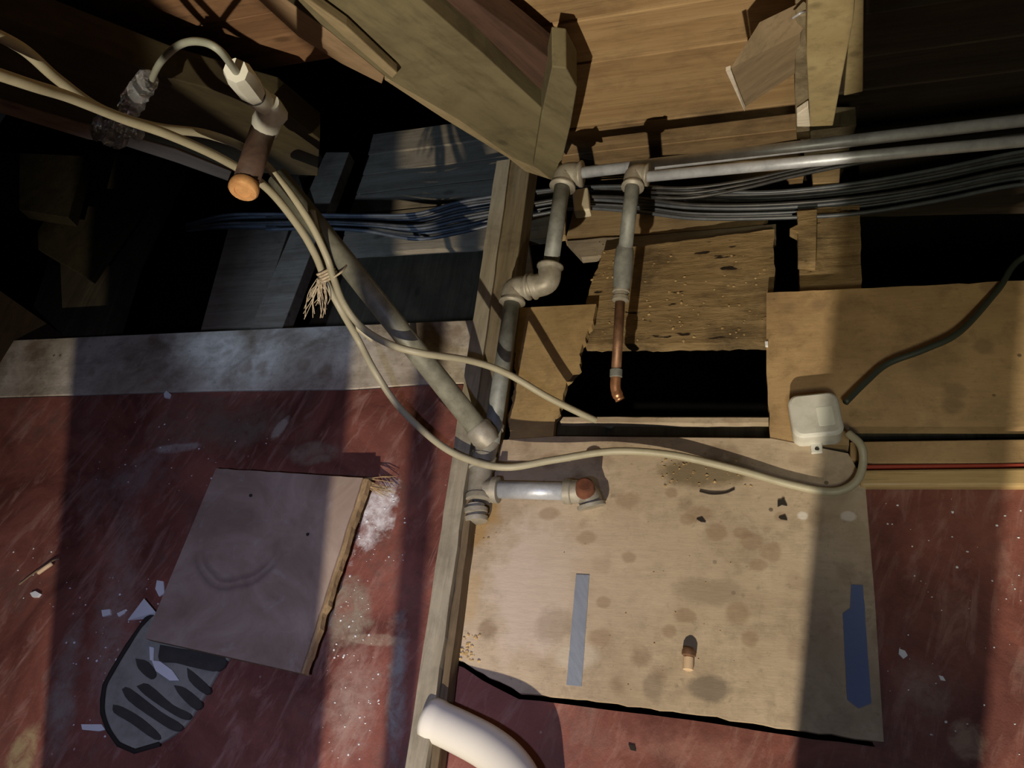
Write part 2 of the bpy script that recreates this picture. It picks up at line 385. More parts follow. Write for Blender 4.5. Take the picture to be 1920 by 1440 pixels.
# loose tile: faded board with an arc scuffed into it
m = N('tile_face', .5, spec=.35)
c = m.ramp(m.noise(None, 9, 8, .65, .8), [(.3, (.25, .18, .14)), (.7, (.47, .37, .31))])
c = m.mix(m.math('MULTIPLY', m.step(m.noise(None, 22, 9, .75, 1.5, w=5), .55, .7), .35), c, (.52, .48, .46))
cc_ = at(478, 1020); v = m.n('ShaderNodeVectorMath', operation='SUBTRACT'); m.l(m.pos(), v.inputs[0]); v.inputs[1].default_value = cc_
mm_ = m.n('ShaderNodeVectorMath', operation='MULTIPLY'); mm_.inputs[1].default_value = (1, 1, 0); m.l(v.outputs[0], mm_.inputs[0])
le = m.n('ShaderNodeVectorMath', operation='LENGTH'); m.l(mm_.outputs[0], le.inputs[0])
dd = m.math('ADD', le.outputs['Value'], m.math('MULTIPLY', m.noise(None, 25, 4), .012))
sx = m.n('ShaderNodeSeparateXYZ'); m.l(mm_.outputs[0], sx.inputs[0])
lower = m.step(m.math('MULTIPLY', sx.outputs['Y'], -1), .02, .05)
ring = m.ramp(dd, [(.068, (0, 0, 0)), (.073, (1, 1, 1)), (.078, (0, 0, 0)), (.086, (.8, .8, .8)), (.092, (0, 0, 0))])
c = m.mix(m.math('MULTIPLY', m.math('MULTIPLY', ring, lower), .65), c, (.12, .09, .08))
m.col(c); M['tile'] = m.m
M['tile_edge'] = wood('tile_edge', (.50, .36, .20), (.30, .20, .10), YD, sx=30, sy=90, dirt=.4, bump=1, knots=False)
M['rubber'] = plastic('grey_rubber', (.30, .30, .26), .8, .6, (.14, .135, .12), 22)
M['rubber_dark'] = plastic('dark_rubber', (.045, .043, .038), .85, .4, (.09, .085, .07), 30)
M['dowel'] = plastic('pale_dowel', (.68, .50, .32), .6, .2)
M['dark_hole'] = N('dark', .9).col((.02, .016, .012)).m

# ------------------------------------------------------------------ setting: floor boards
floor = empty('floor', (0, 0, 0), kind='structure')
T = .018
rl = slab('board', [(-300, 760), (0, 746), (400, 734), (660, 731), (790, 722), (868, 720), (872, 745), (770, 1560), (700, 1900), (-700, 1700)], M['red_left'], T, z=0, parent=floor)
slab('board', [(60, 636), (460, 618), (880, 600), (912, 598), (890, 712), (868, 718), (790, 720), (660, 729), (400, 732), (0, 744), (-250, 756), (-170, 646)], M['strip_left'], T, z=0.001, parent=floor)
slab('board', [(1437, 549), (1920, 526), (2500, 500), (2500, 790), (1920, 800), (1592, 800), (1592, 835), (1445, 830), (1437, 700)], M['board_right'], T, z=0.0, parent=floor, jag=(.02, .0015, [7, 0]))
slab('board', [(1620, 911), (2500, 900), (2300, 1560), (1690, 1560), (1640, 1400), (1560, 1250), (1560, 960)], M['red_right'], T, z=-0.006, parent=floor)
slab('board', [(815, 1232), (870, 1252), (905, 1276), (973, 1311), (1080, 1323), (1260, 1346), (1480, 1379), (1657, 1403), (1690, 1560), (740, 1560)], M['red_right'], T, z=-0.006, parent=floor, jag=(.02, .001, [0, 1, 2, 3, 4, 5, 6]))
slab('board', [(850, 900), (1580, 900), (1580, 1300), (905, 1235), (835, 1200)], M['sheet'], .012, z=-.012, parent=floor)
# the floor on towards and behind the viewpoint
bm = bmesh.new(); a = at(-700, 1690, 0).y
prism(bm, [Vector((-2.2, -2.4, -.004)), Vector((1.6, -2.4, -.004)), Vector((1.6, .02, -.004)), Vector((-2.2, -.02, -.004))], Vector((0, 0, -T)))
mesh_obj('board', bm, M['red_right'], floor)
slab('board', [(975, 577), (1118, 570), (1112, 600), (1086, 664), (1088, 690), (1062, 716), (1054, 752), (1040, 792), (1034, 846), (1000, 842), (955, 830), (952, 790), (962, 740), (966, 640)],
     M['ply_piece'], .012, z=-0.012, parent=floor, jag=(.006, .003, [2, 3, 4, 5, 6, 10, 11, 12]))
slab('board', [(1085, 645), (1100, 560), (1130, 470), (1290, 450), (1452, 430), (1450, 640), (1230, 645)],
     M['chip'], .02, z=-0.03, parent=floor, jag=(.008, .002))
slab('board', [(1594, 828), (2500, 815), (2500, 850), (1920, 868), (1640, 868), (1594, 862)], M['board_right'], T, z=0, parent=floor)
slab('board', [(1570, 780), (2500, 780), (2500, 840), (1570, 850)], M['joist_dark'], .01, z=-.03, parent=floor)  # dark recessed strip in place of a cast shadow band
slab('board', [(1050, 790), (1056, 782), (1441, 783), (1441, 792), (1300, 793)], M['sheet'], .012, z=-0.004, parent=floor, jag=(.02, .0008))
slab('board', [(1040, 780), (1450, 780), (1450, 840), (1030, 840)], M['joist_dark'], .01, z=-.034, parent=floor)  # same shadow band, put in as a dark strip below the opening
# large loose plywood sheet laid over the red floor
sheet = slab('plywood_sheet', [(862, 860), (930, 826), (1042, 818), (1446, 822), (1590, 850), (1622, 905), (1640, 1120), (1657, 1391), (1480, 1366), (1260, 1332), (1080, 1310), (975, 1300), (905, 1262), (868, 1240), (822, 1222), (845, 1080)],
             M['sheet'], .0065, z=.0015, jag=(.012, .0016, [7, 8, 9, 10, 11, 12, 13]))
tag(sheet, 'large spotted tan plywood sheet laid over the red floor right of the batten', 'plywood sheet')
for q, (x, y, x2, y2) in enumerate([(1325, 945, 1345, 1000)]): pass
trim = slab('trim_1', [(1612, 880), (2500, 868), (2500, 896), (1920, 911), (1612, 911)], M['trim_gold'], .014, z=.006, bevel=.004); trim['kind'] = 'structure'
t2 = slab('trim_2', [(1620, 871), (2500, 862), (2500, 866), (1620, 877)], M['red_line'], .010, z=.002); t2['kind'] = 'structure'
# black sheet seen through the gaps, its colour stands for the unlit void
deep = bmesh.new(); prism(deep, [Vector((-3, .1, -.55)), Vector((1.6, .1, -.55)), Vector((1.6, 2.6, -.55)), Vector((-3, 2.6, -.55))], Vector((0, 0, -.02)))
mesh_obj('board', deep, M['void_black'], floor)
# lower planking beyond the floor edge (blue lit on the left, tan on the right)
low = empty('floor', (0, .95, -.15), kind='structure')
def low_plank(y0, y1, x0, x1, z, mat, dz=0):
    bm = bmesh.new()
    p = [Vector((x0, y0, z)), Vector((x1, y0+dz, z)), Vector((x1, y1+dz, z)), Vector((x0, y1, z))]
    prism(bm, rough(p, .05, .0015), Vector((0, 0, -.016)))
    mesh_obj('plank', bm, mat, low)
zl = -.15
lows = [((700, 250), (960, 215)), ((690, 290), (960, 255)), ((680, 328), (960, 292)), ((668, 364), (960, 330)), ((655, 402), (960, 372)), ((645, 440), (960, 415)), ((636, 478), (960, 458))]
for (p0, p1), (q0, q1) in zip(lows, lows[1:]):
    d0 = random.uniform(.002, .012)
    slab('plank', [(p0[0], p0[1]+2), (p1[0], p1[1]+2), (q1[0], q1[1]-1), (q0[0], q0[1]-1)], M['back'], .016, z=zl-d0, parent=low, jag=(.05, .001))
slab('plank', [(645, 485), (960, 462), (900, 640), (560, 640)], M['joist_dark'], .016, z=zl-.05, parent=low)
for (pts, mt, z) in (([(1075, 392), (1200, 388), (1440, 408), (1430, 420), (1250, 437), (1060, 450)], 'back_tan', -.06),
                     ([(1062, 452), (1250, 438), (1455, 420), (1455, 448), (1200, 474), (1090, 482)], 'back', -.055),
                     ([(960, 398), (1060, 392), (1060, 440), (990, 450), (1000, 520), (960, 560)], 'back_tan', -.08),
                     ([(1610, 300), (2200, 270), (2200, 380), (1610, 395)], 'deck_shaded', -.12)):
    slab('plank', pts, M[mt], .016, z=z, parent=low, jag=(.03, .0012))

# ------------------------------------------------------------------ ceiling: sloping roof deck
ceil = empty('ceiling', (0, 1.2, -.1), kind='structure')
RN = Vector((0, -RD.z, RD.y))            # placeholder, set below
RN = XD.cross(RD).normalized()
if RN.y > 0: RN = -RN                     # towards the room
RP = at(1250, 352, -.22)
UPS = RN.cross(XD).normalized()
if UPS.z < 0: UPS = -UPS                  # up the slope
def deck_plank(s0, s1, x0, x1, mat, off=0):
    o = Vector((0, RP.y, RP.z))-RN*off
    p = [o+XD*x0+UPS*s0, o+XD*x1+UPS*s0, o+XD*x1+UPS*s1, o+XD*x0+UPS*s1]
    bm = bmesh.new(); prism(bm, p, -RN*.018)
    mesh_obj('plank', bm, mat, ceil, bevel=.0015)
q = onp(1040, 300, RP, RN); xr0 = q.x+.21*(q-RP).dot(UPS)
sl0 = (onp(560, 185, RP, RN)-RP).dot(UPS)
s = -.16; k = 0
while s < 1.5:
    wd = random.choice((.115, .135, .095, .125))
    g = .005
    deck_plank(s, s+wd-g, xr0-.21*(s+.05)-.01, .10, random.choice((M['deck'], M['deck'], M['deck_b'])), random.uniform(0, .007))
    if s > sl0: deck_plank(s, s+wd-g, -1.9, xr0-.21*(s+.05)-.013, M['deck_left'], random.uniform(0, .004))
    deck_plank(s, s+wd-g, .103, 1.1, M['deck_shaded'], random.uniform(.01, .016))
    s += wd
# ------------------------------------------------------------------ left side wall
bm = bmesh.new(); a = at(62, 636, 0); b = at(-330, 1290, 0); e = a+(a-b).normalized()*.07
WLN = Vector((-.12, 0, .5))
prism(bm, [b+Vector((0, 0, -.3)), e+Vector((0, 0, -.3)), e+WLN*1.2, b+WLN*1.2], Vector((-.03, 0, 0)))
wl = mesh_obj('wall_left', bm, M['brown_wall']); wl['kind'] = 'structure'

# ------------------------------------------------------------------ rafters and posts
def P(k): return (RP+RN*k, RN)
raf = empty('rafter', onp(1010, 330, *P(.10)), 'broad olive rafter running down the middle to the pipe elbow', 'rafter')
slab('face_board', [(500, -60), (700, -60), (790, 0), (910, 105), (1018, 205), (1012, 318), (960, 296), (860, 225), (730, 150), (600, 45)], M['olive'], .03, plane=P(.08), parent=raf)
slab('edge_board', [(720, 150), (765, 150), (860, 222), (1000, 306), (1035, 338), (985, 322), (950, 295), (830, 222)], M['rafter_edge'], .035, plane=P(.072), parent=raf)
slab('side_board', [(700, -60), (800, -60), (885, 0), (985, 75), (1080, 150), (1062, 195), (1020, 215), (910, 108), (780, 2)], M['rafter_brown'], .035, plane=P(.055), parent=raf)
slab('stop_block', [(1035, 125), (1062, 128), (1082, 165), (1070, 235), (1050, 318), (1038, 342), (1000, 310), (1016, 210)], M['olive'], .05, plane=P(.09), parent=raf)
st = empty('lath', onp(700, 140, *P(.05)), 'two slim pale laths lying along the left side of the broad olive rafter', 'lath')
slab('strip', [(440, -40), (480, -40), (620, 60), (722, 140), (716, 158), (640, 120), (560, 70)], M['lath'], .02, plane=P(.045), parent=st)
slab('strip', [(484, -40), (530, -40), (730, 136), (724, 146), (620, 62)], M['olive_dark'], .02, plane=P(.05), parent=st)
slab('strip', [(545, -20), (566, -10), (650, 50), (745, 138), (736, 148), (640, 66)], M['rafter_edge'], .012, plane=P(.095), parent=st)
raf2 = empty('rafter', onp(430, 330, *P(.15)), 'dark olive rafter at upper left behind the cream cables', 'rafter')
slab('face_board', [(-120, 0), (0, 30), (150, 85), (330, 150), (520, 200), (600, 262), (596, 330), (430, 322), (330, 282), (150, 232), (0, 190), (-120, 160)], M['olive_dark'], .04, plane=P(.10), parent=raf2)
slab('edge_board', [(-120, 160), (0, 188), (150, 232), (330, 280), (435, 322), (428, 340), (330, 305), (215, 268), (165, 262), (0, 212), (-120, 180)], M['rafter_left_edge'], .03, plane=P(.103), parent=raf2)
# right hand post, protruding block
pc = empty('post', onp(1550, 240, *P(.10)), 'pale upright post at upper right above the two steel pipes', 'post')
slab('front_face_board', [(1515, -60), (1607, -60), (1600, 40), (1578, 150), (1562, 236), (1519, 238), (1512, 100)], M['post'], .03, plane=P(.12), parent=pc)
slab('side_board', [(1600, -60), (1620, -60), (1618, 172), (1582, 180), (1590, 90)], M['post'], .05, plane=P(.095), parent=pc)
slab('side_board', [(1492, 30), (1514, 28), (1518, 238), (1520, 262), (1494, 262), (1490, 180)], M['joist'], .03, plane=P(.085), parent=pc)
slab('foot_block', [(1494, 215), (1516, 200), (1520, 238), (1494, 238)], M['block_end'], .01, plane=P(.098), parent=pc)
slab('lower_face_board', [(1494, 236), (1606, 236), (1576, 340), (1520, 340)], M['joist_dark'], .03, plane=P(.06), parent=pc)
blk = empty('wood_block', onp(1430, 130, *P(.1)), 'short sawn wood block with bright white end jutting left from the pale post', 'block')
A_ = onp(1500, 62, *P(.09)); B_ = onp(1370, 128, *P(.15)); C_ = onp(1398, 200, *P(.11)); D_ = onp(1500, 132, *P(.07))
bm = bmesh.new(); prism(bm, [A_, B_, C_, D_], -RN*.045+Vector((.03, 0, .0)))
mesh_obj('body', bm, M['block'], blk, bevel=.001)
bm = bmesh.new()
prism(bm, [B_+RN*.001, onp(1361, 133, *P(.15)), onp(1396, 209, *P(.112)), C_+RN*.001], -RN*.004)
mesh_obj('end_grain', bm, M['block_end'], blk)

# joists on and below the floor
j1 = empty('floor_batten', at(860, 900, 0), 'long worn wooden batten crossing the floor from the rafter foot to the white pipe', 'batten')
def lvl_poly(name, px, z, t, mat, parent, jag=None): return slab(name, px, mat, t, z=z, parent=parent, jag=jag)
a0, a1 = at(779, 1440, .04), at(944, 300, .04)
d_ = (a1-a0).normalized(); a0 = a0-d_*.25
bm = bmesh.new(); side = Vector((d_.y, -d_.x, 0))*.0128
pts = rough([a0-side, a0+side, a1+side, a1-side], .03, .001)
prism(bm, pts, Vector((0, 0, -.038))); mesh_obj('batten', bm, M['joist_top'], j1)
sv = Vector((d_.y, -d_.x, 0)); m1 = a0+d_*.95
pts = rough([a0+sv*.0132, a0+sv*.0225, m1+sv*.0225, m1+sv*.0132], .03, .001)
bm = bmesh.new(); prism(bm, [p-Vector((0, 0, .012)) for p in pts], Vector((0, 0, -.026))); mesh_obj('side_strip', bm, M['side_strip'], j1)
j2 = empty('joist', at(930, 600, -.02), 'dark weathered joist beside the batten, under the middle rafter end', 'joist')
a, b = at(893, 850, .008), at(975, 325, .008)
beam('joist_body', a+Vector((.012, 0, 0)), b+Vector((.005, .02, 0)), .042, .05, M['joist'], j2)
j3 = empty('joist', at(1550, 480, -.05), 'rough tan joist stub standing below the pale post at the right', 'joist')
slab('joist_face', [(1496, 392), (1612, 385), (1616, 545), (1500, 552)], M['chip'], .05, z=-.03, parent=j3, jag=(.01, .001))
slab('cleat', [(1494, 395), (1532, 392), (1530, 492), (1496, 490), (1496, 436), (1480, 428), (1496, 420)], M['chip'], .02, z=-.012, parent=j3)
slab('packing_block', [(1522, 308), (1576, 304), (1574, 342), (1524, 344)], M['back_tan'], .02, z=-.02, parent=j3)
j4 = empty('joist', at(140, 480, -.05), 'wide dark olive joist at far left with a plate fixed to it', 'joist')
slab('joist_body', [(160, 280), (330, 300), (240, 480), (190, 640), (40, 640)], M['joist_dark'], .05, z=-.08, parent=j4)
slab('plate', [(85, 408), (150, 384), (262, 396), (172, 526), (56, 458)], M['olive_dark'], .012, z=-.02, parent=j4)
slab('plate', [(-100, 280), (160, 292), (128, 408), (-100, 372)], M['olive_dark'], .03, z=.03, parent=j4)
j5 = empty('joist', at(520, 500, -.08), 'dusty joist crossing under the cable bundle left of the twine knot', 'joist')
slab('joist_body', [(610, 285), (655, 285), (520, 640), (458, 640)], M['back'], .03, z=-.105, parent=j5)
slab('joist_side_board', [(430, 420), (545, 420), (470, 640), (370, 640)], M['back'], .02, z=-.125, parent=j5)
slab('joist_top_board', [(540, 300), (600, 288), (560, 330), (590, 420), (540, 420)], M['joist_dark'], .02, z=-.09, parent=j5)

# unseen timbers added behind the viewpoint, shaped to cut the lamp light into stripes
def xat(px, py, Y):
    q = at(px, py); t = (Y-LAMP.y)/(q.y-LAMP.y); return LAMP.x+(q.x-LAMP.x)*t
YB = -.45
part = [(xat(90, 1440, YB), xat(600, 1440, YB), YB, 'wide unseen board added behind the viewpoint to shade the lamp'),
        (xat(722, 1440, YB), xat(806, 1000, YB), YB, 'narrow unseen middle stud added behind the viewpoint to shade the lamp'),
        (xat(1485, 1440, YB), xat(1830, 1440, YB), YB, 'right hand unseen stud added behind the viewpoint to shade the lamp')]
for x0, x1, yy, lb in part:
    bm = bmesh.new(); prism(bm, [Vector((x0, yy, 0)), Vector((x1, yy, 0)), Vector((x1, yy-.02, 0)), Vector((x0, yy-.02, 0))], Vector((0, 0, 1.9)))
    o = mesh_obj('shade_timber', bm, M['joist']); tag(o, lb, 'stud', 'unseen timbers added to shade the lamp')

# ------------------------------------------------------------------ pipes
pipe = empty('water_pipe', at(1060, 330, .05), 'upper galvanised pipe turning down at the rafter foot and stepping left to floor fittings', 'pipe')
R = .0122
def elbow(parent, p, q, r, mat=None, rr=1.45):
    "cast elbow: p, q lists of three points, bead rings at both ends"
    bm = bmesh.new(); pts = spline(p, 8); n = len(pts)
    rs = [r*rr]*n
    for i in (0, 1, n-2, n-1): rs[i] = r*rr*1.16
    tube(bm, pts, rs, 20); return mesh_obj('elbow', bm, mat or M['fitting'], parent, smooth=True)
zp = .15
a, b = at(2050, 210, zp), at(1088, 324, zp)
tube_obj('run', [a, b], .0088, M['galv'], pipe, 20, False)
elbow(pipe, [at(1092, 326, zp), at(1062, 328, zp), at(1054, 352, zp-.004)], None, R)
tube_obj('drop', [at(1054, 350, zp-.002), at(1032, 500, zp-.05)], R, M['galv_dull'], pipe, 20, False)
elbow(pipe, [at(1032, 498, .102), at(1026, 528, .095), at(998, 538, .09)], None, R)
tube_obj('nipple', [at(1004, 537, .09), at(985, 541, .088)], R*1.1, M['fitting'], pipe, 20, False)
elbow(pipe, [at(992, 538, .088), at(965, 543, .086), at(960, 568, .08)], None, R)
tube_obj('drop', [at(961, 560, .081), at(921, 830, .034)], R, M['galv_dull'], pipe, 20, False)
lathe_along('tee', at(922, 795, .034), at(905, 868, .028), [(0, .0105), (0, .019), (.12, .019), (.14, .0165), (.8, .0165), (.82, .018), (1, .018), (1, .01)], M['fitting'], pipe)
tube_obj('drop', [at(906, 868, .028), at(900, 935, .024)], R, M['galv_dull'], pipe, 20, False)
lathe_along('tee', at(903, 872, .026), at(897, 938, .024), [(0, .012), (0, .019), (.12, .019), (.14, .0165), (.85, .0165), (.87, .018), (1, .018), (1, .008)], M['fitting'], pipe)
lathe_along('collar', at(905, 918, .025), at(935, 919, .025), [(0, .014), (.6, .0145), (.65, .0185), (1, .0185), (1, .01)], M['fitting'], pipe)
tube_obj('branch', [at(932, 918, .022), at(1075, 922, .022)], R, M['galv'], pipe, 20, False)
lathe_along('collar', at(1058, 922, .022), at(1074, 922, .022), [(0, .012), (0, .017), (.8, .0175), (1, .015)], M['fitting'], pipe)
tube_obj('end_elbow', [at(1068, 922, .022), at(1085, 922, .0225), at(1099, 926, .022), at(1106, 936, .020), at(1109, 948, .017)], .0158, M['fitting'], pipe, 20)
lathe_along('rim', at(1108, 944, .018), at(1110, 952, .016), [(0, .015), (.1, .0195), (.9, .0195), (1, .015)], M['fitting'], pipe)
lathe_along('rusty_plug', at(1098, 922, .03), at(1096, 908, .048), [(0, .012), (.1, .0135), (.9, .012), (1, .009)], M['rust'], pipe)
cf = empty('union_nut', at(888, 957, 0), 'ridged union nut lying against the batten below the pipe tee', 'nut')
lathe_along('nut_body', at(893, 978, .018), at(892, 946, .022), [(0, .009), (0, .016), (.25, .0165), (.3, .0125), (.45, .0125), (.5, .0165), (.75, .0165), (.8, .0125), (1, .0125), (1, .007)], M['fitting'], cf)
pipe2 = empty('water_pipe', at(1190, 330, .05), 'lower galvanised pipe turning down into a copper tail over the floor opening', 'pipe')
z2 = .185
RR = .0078
tube_obj('run', [at(2050, 252, z2), at(1205, 332, z2)], RR, M['galv'], pipe2, 20, False)
elbow(pipe2, [at(1216, 328, z2), at(1191, 328, z2), at(1186, 352, z2-.002)], None, R*.80)
tube_obj('drop', [at(1186, 346, z2), at(1172, 470, z2-.06)], R*.86, M['galv_dull'], pipe2, 20, False)
lathe_along('reducer', at(1172, 460, z2-.058), at(1165, 545, z2-.084), [(0, .0105), (.1, .013), (.5, .0145), (.9, .0125), (1, .011)], M['galv_dull'], pipe2)
lathe_along('coupling', at(1165, 540, z2-.084), at(1163, 566, z2-.09), [(0, .011), (.1, .0125), (.3, .0125), (.35, .0108), (.6, .0108), (.65, .012), (.9, .012), (1, .008)], M['fitting'], pipe2)
tube_obj('copper_tail', [at(1163, 562, z2-.09), at(1155, 700, z2-.13)], .0072, M['copper_old'], pipe2, 16, False)
lathe_along('copper_joint', at(1155.5, 692, z2-.128), at(1155, 708, z2-.132), [(0, .0075), (.1, .009), (.9, .009), (1, .0075)], M['galv_dull'], pipe2)
tube_obj('copper_tip', [at(1155, 706, z2-.132), at(1154, 722, z2-.137), at(1156, 735, z2-.142), at(1163, 750, z2-.147)], [.0075]*17+[.008]*4+[.007]*4, M['copper'], pipe2, 16)
# grey conduit
con = empty('conduit', at(905, 815, .05), 'thick grey conduit slanting from the dark rafter down to the pipe tee', 'conduit')
ca, cb = ad(520, 330, 1.22), at(902, 811, .062)
tube_obj('conduit_body', [ca, cb], .0155, M['conduit'], con, 24, False)
lathe_along('socket', cb+(ca-cb).normalized()*.012, cb-(ca-cb).normalized()*.02, [(0, .016), (.1, .019), (.6, .02), (1, .016)], M['fitting'], con)
# brown pipe with orange cap, white connector
bp = empty('capped_pipe', onp(470, 320, *P(.22)), 'short brown pipe with an orange cap hanging from the dark rafter', 'pipe')
bpa, bpb = onp(500, 225, *P(0.140)), onp(460, 345, *P(0.235))
def rp(p, px): return px/F*(p-CAM).length*.93
tube_obj('pipe_body', [bpa, bpb], rp(bpb, 24), M['brown_pipe'], bp, 24, False)
lathe_along('cap', bpb, bpb+(bpb-bpa).normalized()*.012, [(0, rp(bpb, 26)), (.3, rp(bpb, 28)), (.8, rp(bpb, 28)), (1, rp(bpb, 25)), (1, rp(bpb, 16)), (.9, rp(bpb, 15))], M['copper_cap'], bp)
RS = rp(onp(475, 175, *P(.23)), 24)/.0165
wc = empty('pipe_connector', onp(485, 180, *P(.22)), 'white plastic push fit connector with black ring on top of the brown pipe', 'connector')
w0, w1, w2 = onp(442, 132, *P(0.200)), onp(475, 175, *P(0.180)), onp(520, 215, *P(0.150))
lathe_along('nut', w0, w1, [(u_, v_*RS) for u_, v_ in [(0, .008), (0, .0155), (.15, .019), (.85, .019), (1, .0165)]], M['white_conn'], wc, 8)
lathe_along('black_ring', w1, w1+(w2-w1).normalized()*.003, [(u_, v_*RS) for u_, v_ in [(0, .017), (1, .017)]], M['black_cable'], wc)
lathe_along('body', w1+(w2-w1).normalized()*.003, w2, [(u_, v_*RS) for u_, v_ in [(0, .017), (.3, .018), (.5, .016), (.8, .020), (1, .018)]], M['white_conn'], wc, 10)
lathe_along('branch', onp(508, 190, *P(0.170)), onp(498, 238, *P(0.145)), [(u_, v_*RS) for u_, v_ in [(0, .012), (.2, .02), (.6, .021), (.75, .0245), (1, .0245)]], M['white_conn'], wc, 14)
fl = [onp(x, y, *P(k)) for x, y, k in ((282, 155, 0.150), (300, 118, 0.170), (335, 85, 0.190), (375, 78, 0.200), (412, 95, 0.210), (445, 138, 0.200))]
o = tube_obj('flexible_tube', fl, rp(fl[3], 7), M['greycable']); tag(o, 'thin grey tube arching from the clear wrap into the white connector', 'tube')

# ------------------------------------------------------------------ cables
def cable(name, pts, r, mat, label, cat='cable', group=None, n=10):
    o = tube_obj(name, pts, r, mat, None, 12, True, n); return tag(o, label, cat, group)
def wp(L): return [at(x, y, z) for x, y, z in L]
cable('cable', [ad(*q) for q in ((-60, 120, .78), (60, 160, .82), (130, 182, .86), (230, 222, .92), (320, 254, .96), (420, 300, 1.02), (500, 352, 1.08), (560, 425, 1.13), (592, 480, 1.16), (610, 525, 1.18), (640, 582, 1.18))]+wp([(672, 638, .14), (705, 700, .11), (750, 765, .065), (820, 830, .055), (880, 862, .05), (950, 876, .048), (1040, 862, .035), (1150, 846, .024), (1260, 853, .018), (1380, 880, .013), (1480, 908, .010), (1560, 922, .010), (1603, 905, .014), (1618, 870, .02), (1614, 835, .03), (1590, 812, .03)]),
      .0052, M['cream'], 'long cream cable swinging across the floor and looping into the grey junction box')
cable('cable', [ad(*q) for q in ((-60, 40, .80), (40, 90, .84), (110, 150, .88), (190, 205, .93), (290, 238, .98), (390, 252, 1.03), (470, 285, 1.08), (530, 345, 1.11), (580, 415, 1.14), (612, 480, 1.16), (625, 520, 1.16), (645, 570, 1.15))]+wp([(680, 615, .20), (730, 645, .195), (790, 662, .18), (880, 676, .125), (950, 700, .085), (1030, 746, .04), (1112, 786, -.004), (1150, 800, -.04)]),
      .0050, M['cream'], 'cream cable crossing the batten and ending in the square floor opening')
cable('cable', [ad(*q) for q in ((585, 395, 1.155), (598, 450, 1.18), (616, 510, 1.195), (632, 555, 1.205), (655, 600, 1.21), (700, 638, 1.21))], .0045, M['cream'], 'short cream cable end tied beside the others at the twine knot')
cable('cable', wp([(2050, 440, -.02), (1920, 482, .0), (1870, 545, .01), (1800, 622, .02), (1735, 655, .02), (1665, 682, .016), (1625, 715, .016), (1585, 755, .018)]),
      .0042, M['green_cable'], 'dark green cable running from the right edge to the junction box')
# black bundle: 11 cables left to right
random.seed(3)
for i in range(11):
    f_ = i/10-.5
    zz = -.02-.0085*(i % 5)
    a = [(2050, 300+f_*70), (1900, 318+f_*62), (1750, 348+f_*58), (1600, 372+f_*56), (1440, 385+f_*50), (1300, 384+f_*52), (1200, 374+f_*46), (1090, 370+f_*40), (1010, 380+f_*42), (940, 392+f_*50)]
    lft = [(860, 408+f_*60), (780, 425+f_*48), (690, 418+f_*30), (600, 416+f_*26), (500, 416+f_*30), (420, 418+f_*26), (350, 428+f_*14)]
    L = a+lft if i % 3 != 1 else a+lft[:5]
    pts = [at(x, y+random.uniform(-1.5, 1.5), zz) for j, (x, y) in enumerate(L)]
    cable('black_cable', pts, .0033, M['black_cable'] if i % 2 else M['blue_black'], 'thin black cable in the sagging bundle under the two steel pipes', 'cable', 'bundled black cables along the eaves', 6)
for i in range(3):
    L = [(1220, 352+i*9), (1300, 352+i*9), (1400, 338+i*7), (1490, 318+i*6), (1600, 296+i*6), (1750, 276+i*6), (2000, 240+i*6)]
    cable('black_cable', [at(x, y, .02) for x, y in L], .0029, M['black_cable'], 'thin black cable rising just beneath the lower steel pipe', 'cable', 'black cables close under the pipes', 6)
clip = slab('cable_clip', [(1072, 356), (1102, 350), (1106, 392), (1076, 396)], M['pale'], .02, z=.0, bevel=.003); tag(clip, 'pale cream clip wrapped round the black cables beside the pipe elbow', 'clip')

# twine
tw = empty('twine', at(612, 515, .14), 'frayed natural twine tying the cream cables to the grey conduit', 'twine')
kc = ad(614, 514, 1.175)
for i in range(4):
    p = []
    ax = (ad(650, 572, 1.17)-ad(592, 470, 1.16)).normalized(); u = ax.orthogonal().normalized(); q = ax.cross(u)
    for j in range(21):
        an = 2*math.pi*j/20
        p.append(kc+ax*(i*.004-.006)+(u*math.cos(an)+q*math.sin(an))*(.0125))
    bm = bmesh.new(); tube(bm, p, .0019, 8, False); mesh_obj('wrap', bm, M['twine'], tw, smooth=True)
p = [ad(622, 522, 1.16), ad(640, 510, 1.145), ad(655, 490, 1.17)]
tube_obj('tie', p, .0014, M['twine'], tw, 8)
bm = bmesh.new()
for i in range(34):
    x, y = 602+random.uniform(-8, 6), 525+random.uniform(-4, 6); ex = 575+random.uniform(-8, 40); ey = 570+random.uniform(-22, 30)
    tube(bm, spline([ad(x, y, 1.165), ad((x+ex)/2+random.uniform(-9, 9), (y+ey)/2+random.uniform(-6, 6), 1.17), ad(ex, ey, 1.18)], 5), .0006, 5)
mesh_obj('frayed_end', bm, M['twine'], tw, smooth=True)
# clear crumpled plastic wrap
def crumple(name, L, r, lab):
    r = rp(onp(L[0][0], L[0][1], *P(L[0][2])), r)
    pts = spline([onp(x, y, *P(k)) for x, y, k in L], 6); bm = bmesh.new()
    rs = [r*(1+.35*math.sin(i*1.7)+random.uniform(-.2, .2)) for i in range(len(pts))]
    tube(bm, pts, rs, 9)
    for v in bm.verts: v.co += Vector((random.uniform(-1, 1), random.uniform(-1, 1), random.uniform(-1, 1)))*r*.11
    return tag(mesh_obj(name, bm, M['clear']), lab, 'plastic wrap')
crumple('plastic_wrap', [(278, 148, 0.150), (265, 165, 0.150), (250, 188, 0.150), (238, 212, 0.150)], 15, 'crumpled clear plastic at the end of the thin grey tube')
crumple('plastic_wrap', [(178, 238, 0.140), (200, 246, 0.140), (225, 262, 0.140)], 16, 'crumpled clear plastic under the cream cable, on the dark rafter edge')
